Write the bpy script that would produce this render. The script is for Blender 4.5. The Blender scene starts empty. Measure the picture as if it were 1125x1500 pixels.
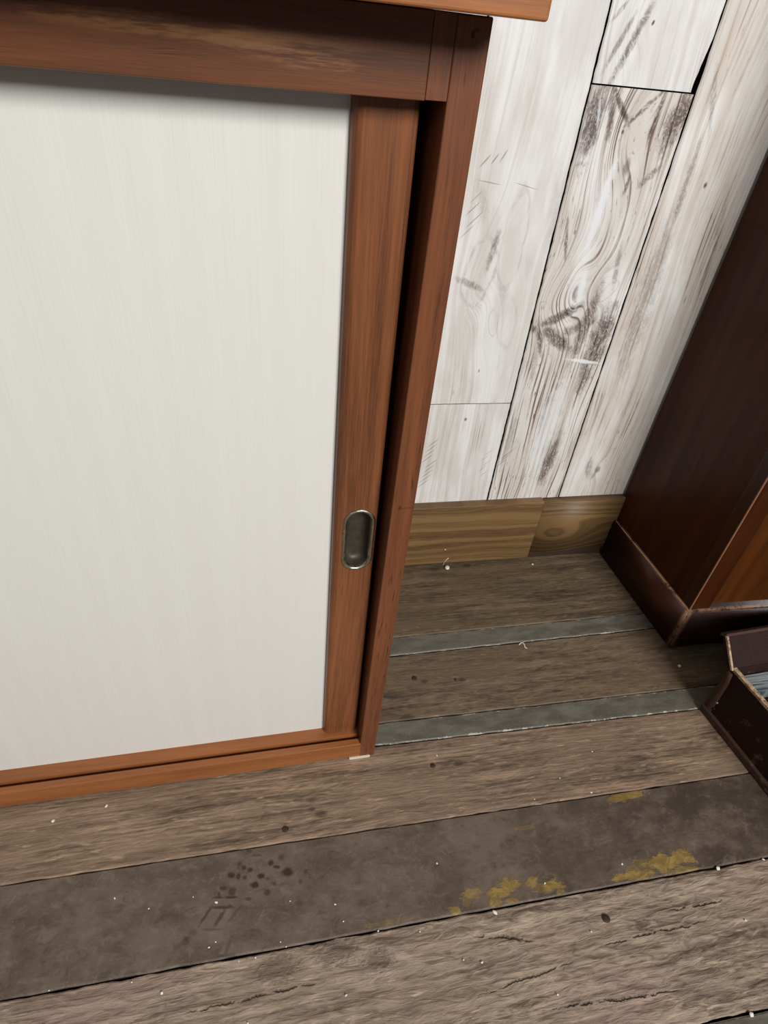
import bpy, bmesh, math, random
from mathutils import Vector, Matrix, noise
C = bpy.context.scene
COL = C.collection
rnd = random.Random(7)

# ------------------------------------------------------------ camera
cam_d = bpy.data.cameras.new('camera')
cam = bpy.data.objects.new('camera', cam_d); COL.objects.link(cam)
cam_d.sensor_fit = 'VERTICAL'; cam_d.sensor_height = 36.0
cam_d.lens = 36.0 * 917.875 / 1500.0
cam_d.clip_start = 0.01
M = Matrix(((0.97791184, 0.04928260, -0.20312472),
            (-0.18777019, 0.63403915, -0.75015779),
            (0.09181929, 0.77172896, 0.62928820))).to_4x4()
cam.matrix_world = Matrix.Translation((0, 0, 0.75)) @ M
C.camera = cam

# ------------------------------------------------------------ light and exposure
C.view_settings.view_transform = 'Standard'
C.view_settings.look = 'None'
C.view_settings.gamma = 1.0
C.view_settings.exposure = 0.0
w = bpy.data.worlds.new('world'); C.world = w; w.use_nodes = True
w.node_tree.nodes['Background'].inputs[0].default_value = (0.86, 0.93, 1.0, 1)
w.node_tree.nodes['Background'].inputs[1].default_value = 0.10

def area(name, loc, target, sx, sy, power, col):
    d = bpy.data.lights.new(name, 'AREA'); d.shape = 'RECTANGLE'; d.size = sx; d.size_y = sy
    d.energy = power; d.color = col
    o = bpy.data.objects.new(name, d); COL.objects.link(o)
    o.location = loc
    o.rotation_euler = (Vector(target) - Vector(loc)).to_track_quat('-Z', 'Y').to_euler()
    return o
area('window_daylight', (1.02, -2.05, 2.05), (0.2, 0.5, 0.3), 1.15, 0.95, 108, (1.0, 0.985, 0.96))
area('side_fill_light', (-1.5, -1.6, 1.9), (0.1, 0.5, 0.3), 0.9, 1.0, 6, (0.86, 0.93, 1.0))  # added weak fill from the left, standing in for ambient light

# ------------------------------------------------------------ node helpers
def lin(r, g, b):
    f = lambda c: (c/255/12.92) if c/255 <= .04045 else ((c/255+.055)/1.055)**2.4
    return (f(r), f(g), f(b), 1)

class G:
    def __init__(s, name, rough=.6, spec=.4):
        s.m = bpy.data.materials.new(name); s.m.use_nodes = True
        s.t = s.m.node_tree; s.b = s.t.nodes['Principled BSDF']
        s.b.inputs['Roughness'].default_value = rough
        s.b.inputs['Specular IOR Level'].default_value = spec
        s.co = s.t.nodes.new('ShaderNodeTexCoord').outputs['Object']
    def L(s, a, i):
        if a is None: return
        if isinstance(a, bpy.types.NodeSocket): s.t.links.new(a, i)
        elif isinstance(a, (tuple, list)) and len(a) == 4 and i.type == 'VECTOR': i.default_value = a[:3]
        else: i.default_value = a
    def math(s, op, a, b=None, c=None, clamp=False):
        n = s.t.nodes.new('ShaderNodeMath'); n.operation = op; n.use_clamp = clamp
        s.L(a, n.inputs[0]); s.L(b, n.inputs[1]); s.L(c, n.inputs[2]); return n.outputs[0]
    def add(s, a, b): return s.math('ADD', a, b)
    def mul(s, a, b): return s.math('MULTIPLY', a, b)
    def vm(s, op, a, b=None):
        n = s.t.nodes.new('ShaderNodeVectorMath'); n.operation = op
        s.L(a, n.inputs[0]); s.L(b, n.inputs[1])
        return n.outputs['Value'] if op in ('LENGTH', 'DISTANCE', 'DOT_PRODUCT') else n.outputs[0]
    def sep(s, v):
        n = s.t.nodes.new('ShaderNodeSeparateXYZ'); s.L(v, n.inputs[0]); return n.outputs
    def comb(s, x=0., y=0., z=0.):
        n = s.t.nodes.new('ShaderNodeCombineXYZ'); s.L(x, n.inputs[0]); s.L(y, n.inputs[1]); s.L(z, n.inputs[2]); return n.outputs[0]
    def noise(s, v, scale=1., detail=2., rough=.5, dist=0.):
        n = s.t.nodes.new('ShaderNodeTexNoise'); s.L(v, n.inputs['Vector'])
        n.inputs['Scale'].default_value = scale; n.inputs['Detail'].default_value = detail
        n.inputs['Roughness'].default_value = rough; n.inputs['Distortion'].default_value = dist
        return n.outputs['Fac']
    def vor(s, v, scale):
        n = s.t.nodes.new('ShaderNodeTexVoronoi'); s.L(v, n.inputs['Vector']); n.inputs['Scale'].default_value = scale
        return n.outputs['Distance']
    def step(s, x, lo, hi, a=0., b=1., smooth=True):
        n = s.t.nodes.new('ShaderNodeMapRange'); n.interpolation_type = 'SMOOTHSTEP' if smooth else 'LINEAR'
        s.L(x, n.inputs['Value'])
        n.inputs['From Min'].default_value = lo; n.inputs['From Max'].default_value = hi
        n.inputs['To Min'].default_value = a; n.inputs['To Max'].default_value = b
        return n.outputs['Result']
    def mix(s, f, a, b, mode='MIX'):
        n = s.t.nodes.new('ShaderNodeMix'); n.data_type = 'RGBA'; n.blend_type = mode
        s.L(f, n.inputs[0]); s.L(a, n.inputs[6]); s.L(b, n.inputs[7]); return n.outputs[2]
    def blob(s, u, v, cu, cv, ru, rv, ang=0., wob=None, soft=.3):
        """1 inside an ellipse on the (u,v) sheet, 0 outside; wob = noise socket that frays the edge"""
        a = s.math('SUBTRACT', u, cu); b = s.math('SUBTRACT', v, cv)
        if ang:
            c_, s_ = math.cos(ang), math.sin(ang)
            a, b = s.add(s.mul(a, c_), s.mul(b, s_)), s.add(s.mul(a, -s_), s.mul(b, c_))
        d = s.vm('LENGTH', s.comb(s.mul(a, 1/ru), s.mul(b, 1/rv), 0.))
        if wob is not None: d = s.add(d, wob)
        return s.step(d, 1+soft, 1-soft)
    def mx(s, *a):
        r = a[0]
        for x in a[1:]: r = s.math('MAXIMUM', r, x)
        return r
    def bump(s, h, dist, strength=1., prev=None):
        n = s.t.nodes.new('ShaderNodeBump'); s.L(h, n.inputs['Height'])
        n.inputs['Distance'].default_value = dist; n.inputs['Strength'].default_value = strength
        if prev is not None: s.L(prev, n.inputs['Normal'])
        return n.outputs[0]
    def done(s, color, rough=None, normal=None, metal=None):
        s.L(color, s.b.inputs['Base Color'])
        if rough is not None: s.L(rough, s.b.inputs['Roughness'])
        if normal is not None: s.L(normal, s.b.inputs['Normal'])
        if metal is not None: s.L(metal, s.b.inputs['Metallic'])
        return s.m
    def axes(s, order, off=(0, 0, 0)):
        """(along, across, other) coordinate sockets"""
        o = s.sep(s.vm('ADD', s.co, off)); return [o['XYZ'.index(k)] for k in order]

def plain(name, col, rough=.6, metal=0., bump=0., bscale=200.):
    g = G(name, rough)
    c = g.mix(g.noise(g.co, 40, 3), lin(*[x*.88 for x in col]), lin(*[min(255, x*1.1) for x in col]))
    n = g.bump(g.noise(g.co, bscale, 4), bump) if bump else None
    return g.done(c, None, n, metal)

def stained(name, light, dark, order='ZXY', seed=0., rough=.38, pore=1., ring=55., spec=.45, wear=None):
    """oiled or varnished hardwood: long streaks, short dark pores"""
    g = G(name, rough, spec)
    a, u, o = g.axes(order)
    seedv = (seed, seed*1.7, seed*.3)
    warp = g.noise(g.vm('ADD', g.comb(g.mul(a, 1.3), g.mul(u, 9.), g.mul(o, 9.)), seedv), 1., 2)
    F = g.add(u, g.add(g.mul(o, .7), g.mul(warp, .05)))
    streak = g.noise(g.comb(g.mul(F, ring*2.2), g.mul(a, 3.), seed), 1., 4, .6)
    broad = g.noise(g.comb(g.mul(F, ring*.5), g.mul(a, 1.6), seed+3), 1., 2)
    fine = g.noise(g.comb(g.mul(u, 900.), g.mul(a, 28.), g.mul(o, 900.)), 1., 3, .6)
    k = g.step(g.add(g.mul(streak, .65), g.mul(broad, .35)), .34, .66)
    c = g.mix(k, lin(*dark), lin(*light))
    pores = g.step(g.noise(g.comb(g.mul(F, 520.), g.mul(a, 26.), seed+8), 1., 2), .60, .72)
    pz = g.step(g.noise(g.comb(g.mul(F, 60.), g.mul(a, 2.), seed+5), 1., 2), .42, .62)
    pores = g.mul(g.mul(pores, pz), .75*pore)
    c = g.mix(pores, c, lin(*[x*.45 for x in dark]))
    c = g.mix(g.mul(g.step(fine, .35, .7), .22), c, lin(*[min(255, x*1.25) for x in light]))
    if wear: c = wear(g, c, a, u, o)
    h = g.add(g.mul(fine, .4), g.mul(pores, -1.))
    return g.done(c, g.step(streak, .3, .7, rough+.06, rough-.05), g.bump(h, .0003, .4))

# ------------------------------------------------------------ mesh helpers
def obj(name, bm, mats, parent=None, smooth=False, origin=None, **props):
    if origin is not None:
        bmesh.ops.translate(bm, verts=bm.verts, vec=-Vector(origin))
    me = bpy.data.meshes.new(name)
    bmesh.ops.recalc_face_normals(bm, faces=bm.faces)
    bm.to_mesh(me); bm.free()
    for m in (mats if isinstance(mats, (list, tuple)) else [mats]): me.materials.append(m)
    if smooth:
        for p in me.polygons: p.use_smooth = True
    o = bpy.data.objects.new(name, me); COL.objects.link(o)
    if origin is not None: o.location = origin
    if parent: o.parent = parent
    for k, v in props.items(): o[k] = v
    return o

def empty(name, loc, rotz=0., **props):
    o = bpy.data.objects.new(name, None); COL.objects.link(o)
    o.location = loc; o.rotation_euler = (0, 0, rotz); o.empty_display_size = .05
    for k, v in props.items(): o[k] = v
    return o

def box(bm, x0, x1, y0, y1, z0, z1, bev=.0008, seg=2, cuts=0):
    r = bmesh.ops.create_cube(bm, size=1)
    vs = r['verts']
    for v in vs:
        v.co = Vector((x0 if v.co.x < 0 else x1, y0 if v.co.y < 0 else y1, z0 if v.co.z < 0 else z1))
    if bev:
        es = list({e for v in vs for e in v.link_edges})
        bmesh.ops.bevel(bm, geom=es, offset=bev, segments=seg, affect='EDGES', profile=.5)
    return bm

def B(*a, **k): return box(bmesh.new(), *a, **k)

def prism(bm, pts, f, t0, t1):
    """closed 2-D outline pts swept from t0 to t1 through f(p, q, t)"""
    a = [bm.verts.new(f(p, q, t0)) for p, q in pts]; b = [bm.verts.new(f(p, q, t1)) for p, q in pts]
    n = len(pts)
    for i in range(n): bm.faces.new((a[i], a[(i+1) % n], b[(i+1) % n], b[i]))
    bm.faces.new(a[::-1]); bm.faces.new(b)
    return bm

def plank(f, l0, l1, e0, e1, thick, seed, nl=120, nw=6, jit=.0008, bev=.0015, relief=None):
    """sawn board. e0(l), e1(l): its two long edges; f(l, w, t) places a point, t = height above its face"""
    bm = bmesh.new(); rows = []
    for i in range(nl+1):
        l = l0+(l1-l0)*i/nl
        a = e0(l)+jit*noise.noise(Vector((l*38, seed, 0)))+jit*.7*noise.noise(Vector((l*120, seed, 3)))
        b = e1(l)+jit*noise.noise(Vector((l*38, seed, 9)))+jit*.7*noise.noise(Vector((l*120, seed, 6)))
        row = [f(l, a, -thick), f(l, a, -bev)]
        for j in range(nw+1):
            w = a+bev+(b-a-2*bev)*j/nw
            h = relief(l, w, j/nw) if relief else 0
            row.append(f(l, w, h))
        row += [f(l, b, -bev), f(l, b, -thick)]
        rows.append([bm.verts.new(p) for p in row])
    n = len(rows[0])
    for i in range(nl):
        for j in range(n):
            fc = bm.faces.new((rows[i][j], rows[i][(j+1) % n], rows[i+1][(j+1) % n], rows[i+1][j]))
            if j in (0, n-2, n-1): fc.material_index = 1          # sawn sides, unpainted
    bm.faces.new(rows[0][::-1]).material_index = 1; bm.faces.new(rows[-1]).material_index = 1
    return bm
m_sawn = plain('dark_sawn_side', (34, 22, 18), .9)

# ============================================================ MATERIALS OF THE ROOM
def floor_wood(name, light, mid, dark, seed, rough_bump=.0012, seam=None, streak=1., marks=None, rough=.62, pink=0.):
    """worn old floorboard: grain along x, grimy, with pits"""
    g = G(name, rough, .35)
    x, y, z = g.axes('XYZ')
    warp = g.noise(g.comb(g.mul(x, 3.), g.mul(y, 12.), seed), 1., 3)
    F = g.add(y, g.mul(warp, .022))
    s1 = g.noise(g.comb(g.mul(x, 14.), g.mul(F, 330.), seed), 1., 5, .65)
    s2 = g.noise(g.comb(g.mul(x, 5.), g.mul(F, 70.), seed+4), 1., 4, .6)
    s3 = g.noise(g.comb(g.mul(x, 40.), g.mul(F, 160.), seed+9), 1., 4, .6, 1.2)
    big = g.noise(g.comb(g.mul(x, 6.), g.mul(y, 16.), seed+7), 1., 4, .6)
    k = g.step(g.add(g.add(g.mul(s1, .4*streak), g.mul(s2, .35)), g.mul(s3, .25+.4*(1-streak))), .36, .64)
    c = g.mix(k, lin(*dark), lin(*light))
    c = g.mix(g.mul(g.step(big, .42, .62), .6), c, lin(*mid))
    c = g.mix(g.mul(g.step(g.noise(g.comb(g.mul(x, 9.), g.mul(y, 40.), seed+12), 1., 4, .7), .56, .72), .5), c, lin(*[v*.55 for v in dark]))
    c = g.mix(g.mul(g.step(g.noise(g.comb(g.mul(x, 50.), g.mul(y, 260.), seed+2), 1., 3), .60, .75), .45), c, lin(*[min(255, v*1.22) for v in light]))
    if pink: c = g.mix(g.mul(g.step(g.noise(g.comb(g.mul(x, 4.), g.mul(y, 9.), seed+31), 1., 3), .45, .65), pink), c, lin(150, 124, 112))
    h = g.add(g.add(g.mul(s1, .7*streak), g.mul(s3, 1.0)), g.mul(s2, .5))
    if marks: c, h = marks(g, c, h, x, y)
    return g.done(c, g.step(s3, .3, .7, rough-.08, rough+.12), g.bump(h, rough_bump, .9))

def grey_strip(name, seed):
    g = G(name, .5, .4)
    x, y, z = g.axes('XYZ')
    n = g.noise(g.comb(g.mul(x, 22.), g.mul(y, 60.), seed), 1., 5, .65)
    f = g.noise(g.comb(g.mul(x, 300.), g.mul(y, 500.), seed), 1., 3)
    c = g.mix(g.step(n, .3, .7), lin(82, 78, 69), lin(110, 105, 93))
    c = g.mix(g.mul(g.step(f, .58, .72), .3), c, lin(150, 148, 138))
    c = g.mix(g.mul(g.step(g.noise(g.comb(g.mul(x, 9.), g.mul(y, 30.), seed+5), 1., 4, .7), .55, .7), .6), c, lin(84, 72, 58))
    return c, g, n, f

def strip_mat(name, seed, e0, e1, w0, w1):
    """grey painted strip with the paint worn pale along its edges; e0,e1 edge lines (y at x=0, slope)"""
    c, g, n, f = grey_strip(name, seed)
    x, y, z = g.axes('XYZ')
    fr = g.mul(g.noise(g.comb(g.mul(x, 45.), 0., seed+2), 1., 5, .75), 1.)
    for (b0, sl), amt, sg in ((e0, w0, 1), (e1, w1, -1)):
        d = g.mul(g.math('SUBTRACT', y, g.add(g.mul(x, sl), b0)), sg)     # distance inside from the edge
        m = g.step(g.math('SUBTRACT', d, g.mul(g.math('SUBTRACT', fr, .46), .014*amt)), .0012, .0002)
        c = g.mix(g.mul(m, .75), c, lin(184, 176, 162))
    return g.done(c, g.step(n, .3, .7, .42, .62), g.bump(g.add(n, g.mul(f, .3)), .0008, .6))

# -- whitewashed wall boards
def whitewash(name, seed, base=.5, knots=(), dark=(), marks=None, lo=.5, warm=0., white=(), knot_rings=()):
    """knots: (x,z,r,amp) bulge the grain; dark: (x,z,rx,rz,ang,strength) patches where the brown shows through"""
    g = G(name, .55, .35)
    x, y, z = g.axes('XYZ')
    warp = g.noise(g.comb(g.mul(x, 7.), g.mul(z, 2.2), seed), 1., 2)
    F = g.add(x, g.mul(warp, .05))
    for kx, kz, r, amp in knots:
        a = g.mul(g.math('SUBTRACT', x, kx), 1/r); b = g.mul(g.math('SUBTRACT', z, kz), .45/r)
        d2 = g.add(g.mul(a, a), g.mul(b, b))
        F = g.add(F, g.mul(g.math('EXPONENT', g.mul(d2, -1.)), amp))
    lines = g.noise(g.comb(g.mul(F, 330.), g.mul(z, 5.), seed+1), 1., 3, .55)
    rings = g.noise(g.comb(g.mul(F, 120.), g.mul(z, 1.2), seed+2), 1., 2, .5)
    pitc = g.noise(g.comb(g.mul(F, 420.), g.mul(z, 60.), seed+3), 1., 3, .6)
    patch = g.noise(g.comb(g.mul(x, 16.), g.mul(z, 5.), seed+6), 1., 4, .6)
    wash = g.noise(g.comb(g.mul(x, 30.), g.mul(z, 7.), seed+16), 1., 3, .6)
    c = g.mix(g.step(wash, .35, .65), lin(216, 213, 208), lin(235, 234, 232))
    if warm: c = g.mix(g.mul(g.step(patch, .35, .6), warm), c, lin(205, 190, 172))
    amt = g.step(patch, .62-base*.3, .80-base*.2)
    ln = g.step(lines, .50, .70)
    rg = g.step(rings, .50, .66)
    c = g.mix(g.mul(rg, .16+.38*base), c, lin(180, 165, 150))
    c = g.mix(g.mul(g.mul(ln, g.add(g.mul(amt, .75), .10+.2*base)), lo*1.5), c, lin(128, 108, 98))
    c = g.mix(g.mul(g.mul(g.step(pitc, .60, .70), amt), lo), c, lin(96, 74, 66))
    h = g.add(g.add(g.mul(lines, -.8), g.mul(rings, -.5)), g.mul(pitc, -.3))
    wob = g.mul(g.math('SUBTRACT', g.noise(g.comb(g.mul(x, 90.), g.mul(z, 45.), seed+20), 1., 5, .75), .5), 2.6)
    worm = g.noise(g.comb(g.mul(F, 260.), g.mul(z, 110.), seed+22), 1., 4, .65, 1.6)
    dm = None
    for bx, bz, rx, rz, ang, st in dark:
        m = g.mul(g.blob(x, z, bx, bz, rx, rz, ang, wob, .6), st)
        dm = m if dm is None else g.math('MAXIMUM', dm, m)
    if dm is not None:
        inn = g.add(g.mul(g.step(worm, .38, .54), .8), g.mul(ln, .3))
        c = g.mix(g.mul(dm, .45), c, lin(140, 120, 112))
        c = g.mix(g.mul(g.math('MULTIPLY', dm, inn, clamp=True), .95), c, lin(74, 55, 54))
        c = g.mix(g.mul(g.mul(dm, g.step(worm, .36, .30)), .9), c, lin(228, 224, 220))
        h = g.add(h, g.mul(g.mul(dm, worm), -1.6))
    for bx, bz, rx, rz, ang, st in white:
        m = g.mul(g.blob(x, z, bx, bz, rx, rz, ang, wob, .5), st)
        c = g.mix(m, c, lin(236, 237, 240)); h = g.add(h, g.mul(m, .5))
    wr = g.mul(g.math('SUBTRACT', g.noise(g.comb(g.mul(x, 45.), g.mul(z, 22.), seed+40), 1., 3, .6), .5), .9)
    for bx, bz, rx, rz, ang, st in knot_rings:
        a = g.math('SUBTRACT', x, bx); b = g.math('SUBTRACT', z, bz)
        c_, s_ = math.cos(ang), math.sin(ang)
        a, b = g.add(g.mul(a, c_), g.mul(b, s_)), g.add(g.mul(a, -s_), g.mul(b, c_))
        d = g.add(g.vm('LENGTH', g.comb(g.mul(a, 1/rx), g.mul(b, 1/rz), 0.)), wr)
        e = g.math('ABSOLUTE', g.math('SUBTRACT', d, 1.))
        m = g.mul(g.mul(g.step(e, .13, .02), g.step(wob, -.5, .4)), st*.65)
        c = g.mix(m, c, lin(120, 98, 88)); h = g.add(h, g.mul(m, -1.))
    if marks: c, h = marks(g, c, h, x, z)
    return g.done(c, None, g.bump(h, .0010, .8))

def chatter(g, c, h, x, z, items):
    """short slanted saw marks and nail holes"""
    for (mx_, mz, L_, W_, ang, st) in items:
        m = g.blob(x, z, mx_, mz, L_, W_, ang, None, .5)
        c = g.mix(g.mul(m, st), c, lin(96, 80, 76)); h = g.add(h, g.mul(m, -st))
    return c, h

# ============================================================ FLOOR
floor_base = obj('floor', B(-1.3, 1.5, -.75, .80, -.06, -.0225, bev=0), plain('floor_underlay', (26, 20, 15), .9), kind='structure')

def line(p0, p1):
    (xa, ya), (xb, yb) = p0, p1
    s = (yb-ya)/(xb-xa); b = ya-s*xa
    return (lambda l: b+s*l), (b, s)
E1, e1 = line((.198, .5942), (.6255, .5970))
E2, e2 = line((.186, .5600), (.6075, .5642))
E3, e3 = line((.160, .4530), (.6285, .4500))
E4, e4 = line((.1425, .4205), (.6225, .4140))
E5, e5 = line((-.278, .3190), (.616, .3150))
E6, e6 = line((-.253, .2148), (.582, .2138))
E7, e7 = line((.415, .0838), (.48, .0820))
E7 = lambda l: .0838-.02*(l-.415); e7 = (.0838+.02*.415, -.02)
E8 = lambda l: E7(l)-.034; e8 = (e7[0]-.034, -.02)
gap = lambda E, d: (lambda l: E(l)+d)
FP = lambda zo: (lambda l, w, t: (l, w, t+zo))
X0, X1 = -1.2, 1.4

def nail_stain(pts):
    def f(g, c, h, x, y):
        w_ = g.mul(g.math('SUBTRACT', g.noise(g.comb(g.mul(x, 300.), g.mul(y, 300.), 0.), 1., 3), .5), .8)
        for px, py, r in pts:
            m = g.blob(x, y, px, py, r*1.8, r, 0, w_, .5)
            c = g.mix(g.mul(m, .65), c, lin(52, 42, 34)); h = g.add(h, g.mul(m, -.5))
        return c, h
    return f

def cracks(g, c, h, x, y):
    n = g.mul(g.math('SUBTRACT', g.noise(g.comb(g.mul(x, 40.), 3., 0.), 1., 4, .7), .5), .012)
    for (cx, cy, L_, W_, a) in ((.330, .118, .055, .0012, -.06), (.40, .165, .05, .0010, .02), (.466, .182, .030, .0012, -.02),
                                (.25, .150, .04, .0009, .1), (.235, .188, .025, .0016, -.25), (-.02, .18, .05, .001, .03)):
        m = g.blob(x, g.add(y, n), cx, cy, L_, W_, a, None, .6)
        m = g.mul(m, g.step(g.noise(g.comb(g.mul(x, 90.), g.mul(y, 90.), 1.), 1., 3), .38, .6))
        c = g.mix(g.mul(m, .6), c, lin(66, 48, 40)); h = g.add(h, g.mul(m, -2.))
    for (cx, cy, r) in ((.3915, .1757, .0045), (.06, .205, .010), (.10, .190, .008), (.0, .200, .010)):
        w_ = g.mul(g.math('SUBTRACT', g.noise(g.comb(g.mul(x, 200.), g.mul(y, 200.), 0.), 1., 3), .5), 1.6)
        m = g.blob(x, y, cx, cy, r*1.8, r, 0, w_, .6)
        c = g.mix(g.mul(m, .5), c, lin(62, 48, 40)); h = g.add(h, g.mul(m, -.8))
    return c, h

fl1 = floor_wood('floor_oak_back', (122, 104, 80), (98, 82, 62), (66, 53, 39), 1.3, .0009, marks=nail_stain([(.30, .735, .005), (.36, .738, .004)]), streak=.8)
fl2 = floor_wood('floor_oak_second', (130, 110, 88), (104, 86, 67), (68, 54, 41), 5.1, .0010, marks=nail_stain([(.2276, .5112, .003), (.2830, .5075, .003), (.19, .455, .006)]), streak=.75)
fl3 = floor_wood('floor_oak_third', (164, 138, 114), (130, 108, 88), (80, 63, 50), 9.7, .0014, marks=nail_stain([(.0600, .3447, .004), (.2410, .3830, .003), (.05, .352, .002)]))
fl5 = floor_wood('floor_oak_hewn', (172, 152, 132), (142, 122, 104), (86, 69, 56), 14.2, .0022, streak=.6, pink=.45,
                 marks=cracks)

# dark brown board with boot print and yellow paint remains
FOOT = [(-0.0437, 0.2922, 0.0041, 0.0027, -0.155, 1.0), (-0.036, 0.29, 0.0025, 0.0032, -0.1552, 0.9), (-0.0294, 0.2878, 0.0025, 0.0021, -0.1553, 0.8), (-0.0346, 0.3026, 0.0022, 0.0027, -0.1536, 0.6), (-0.0299, 0.298, 0.0025, 0.0027, -0.1541, 0.9), (-0.0234, 0.2948, 0.0032, 0.0024, -0.1543, 0.9), (-0.0118, 0.2865, 0.0038, 0.0029, -0.1551, 1.0), (-0.0188, 0.2785, 0.0044, 0.0032, -0.1562, 1.0), (-0.0051, 0.2827, 0.0025, 0.0018, -0.1555, 0.6), (0.0018, 0.2767, 0.0019, 0.002, -0.1561, 0.6), (-0.0058, 0.2692, 0.0028, 0.0031, -0.1571, 0.7), (-0.0263, 0.2661, 0.0037, 0.0017, -0.1579, 0.7), (-0.0007, 0.2985, 0.0029, 0.0033, -0.1534, 0.9), (0.0054, 0.2933, 0.0045, 0.0018, -0.154, 0.9), (0.0107, 0.3025, 0.0032, 0.0031, -0.1527, 0.6), (0.0168, 0.2862, 0.006, 0.0042, -0.1546, 1.0), (0.0299, 0.2745, 0.0019, 0.0029, -0.1558, 0.6), (-0.0517, 0.2808, 0.004, 0.002, -0.1566, 0.8), (-0.0426, 0.2758, 0.0043, 0.0043, -0.157, 0.75), (-0.0438, 0.2705, 0.0061, 0.0014, -0.1577, 0.9), (-0.0569, 0.2723, 0.0055, 0.0011, -0.1577, 0.8), (-0.0562, 0.2758, 0.0015, 0.0028, -0.1573, 0.6), (-0.0531, 0.2622, 0.0121, 0.0014, -0.1589, 0.8), (-0.0692, 0.2577, 0.0015, 0.0101, -0.6598, 0.7), (-0.0552, 0.2528, 0.0021, 0.0094, -0.6601, 0.7), (-0.0449, 0.262, 0.003, 0.0019, -0.1588, 0.7), (-0.0885, 0.2372, 0.0032, 0.0051, -0.8627, 0.55), (-0.0817, 0.2438, 0.0044, 0.0026, -0.1617, 0.4), (-0.0471, 0.2253, 0.002, 0.0076, -0.4633, 0.45), (-0.0412, 0.2532, 0.0018, 0.0081, -0.7598, 0.4), (-0.0631, 0.2434, 0.0103, 0.0013, -0.1614, 0.4), (-0.0486, 0.2179, 0.0086, 0.0015, -0.1642, 0.5), (-0.0154, 0.3088, 0.0048, 0.0015, -0.1525, 0.5), (-0.024, 0.3149, 0.0032, 0.0025, -0.1519, 0.6), (0.0366, 0.2839, 0.0022, 0.0021, -0.1545, 0.5), (0.0268, 0.2534, 0.0031, 0.0036, -0.1584, 0.4)]
YEL = [(0.1902, 0.2214, 0.0062, 0.0046, -0.0136, 1.0), (0.2133, 0.2333, 0.0111, 0.0048, -0.0101, 0.6), (0.2446, 0.229, 0.0128, 0.0069, -0.0112, 1.0), (0.2581, 0.2353, 0.013, 0.0071, -0.0094, 1.0), (0.2381, 0.2218, 0.0079, 0.0047, -0.0133, 0.95), (0.2549, 0.2198, 0.008, 0.0027, -0.0138, 0.9), (0.2862, 0.2337, 0.0074, 0.0057, -0.0098, 0.8), (0.3074, 0.2268, 0.0125, 0.0057, -0.0116, 1.0), (0.3135, 0.2195, 0.0058, 0.0036, -0.0136, 0.9), (0.2957, 0.2265, 0.0115, 0.0057, -0.0118, 0.5), (0.2066, 0.2268, 0.0055, 0.0054, -0.012, 0.4), (0.4571, 0.2292, 0.0309, 0.0089, -0.0105, 1.0), (0.4127, 0.2218, 0.0281, 0.0046, -0.0126, 1.0), (0.4793, 0.2311, 0.011, 0.0074, -0.01, 1.0), (0.4258, 0.2295, 0.0268, 0.0071, -0.0106, 0.45), (0.4448, 0.3101, 0.0254, 0.0056, 0.0109, 1.0), (0.469, 0.219, 0.0217, 0.0048, -0.0132, 0.8), (0.3005, 0.2923, 0.0124, 0.0025, 0.0064, 0.35), (0.1184, 0.2212, 0.0222, 0.0025, -0.0139, 0.3)]
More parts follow.
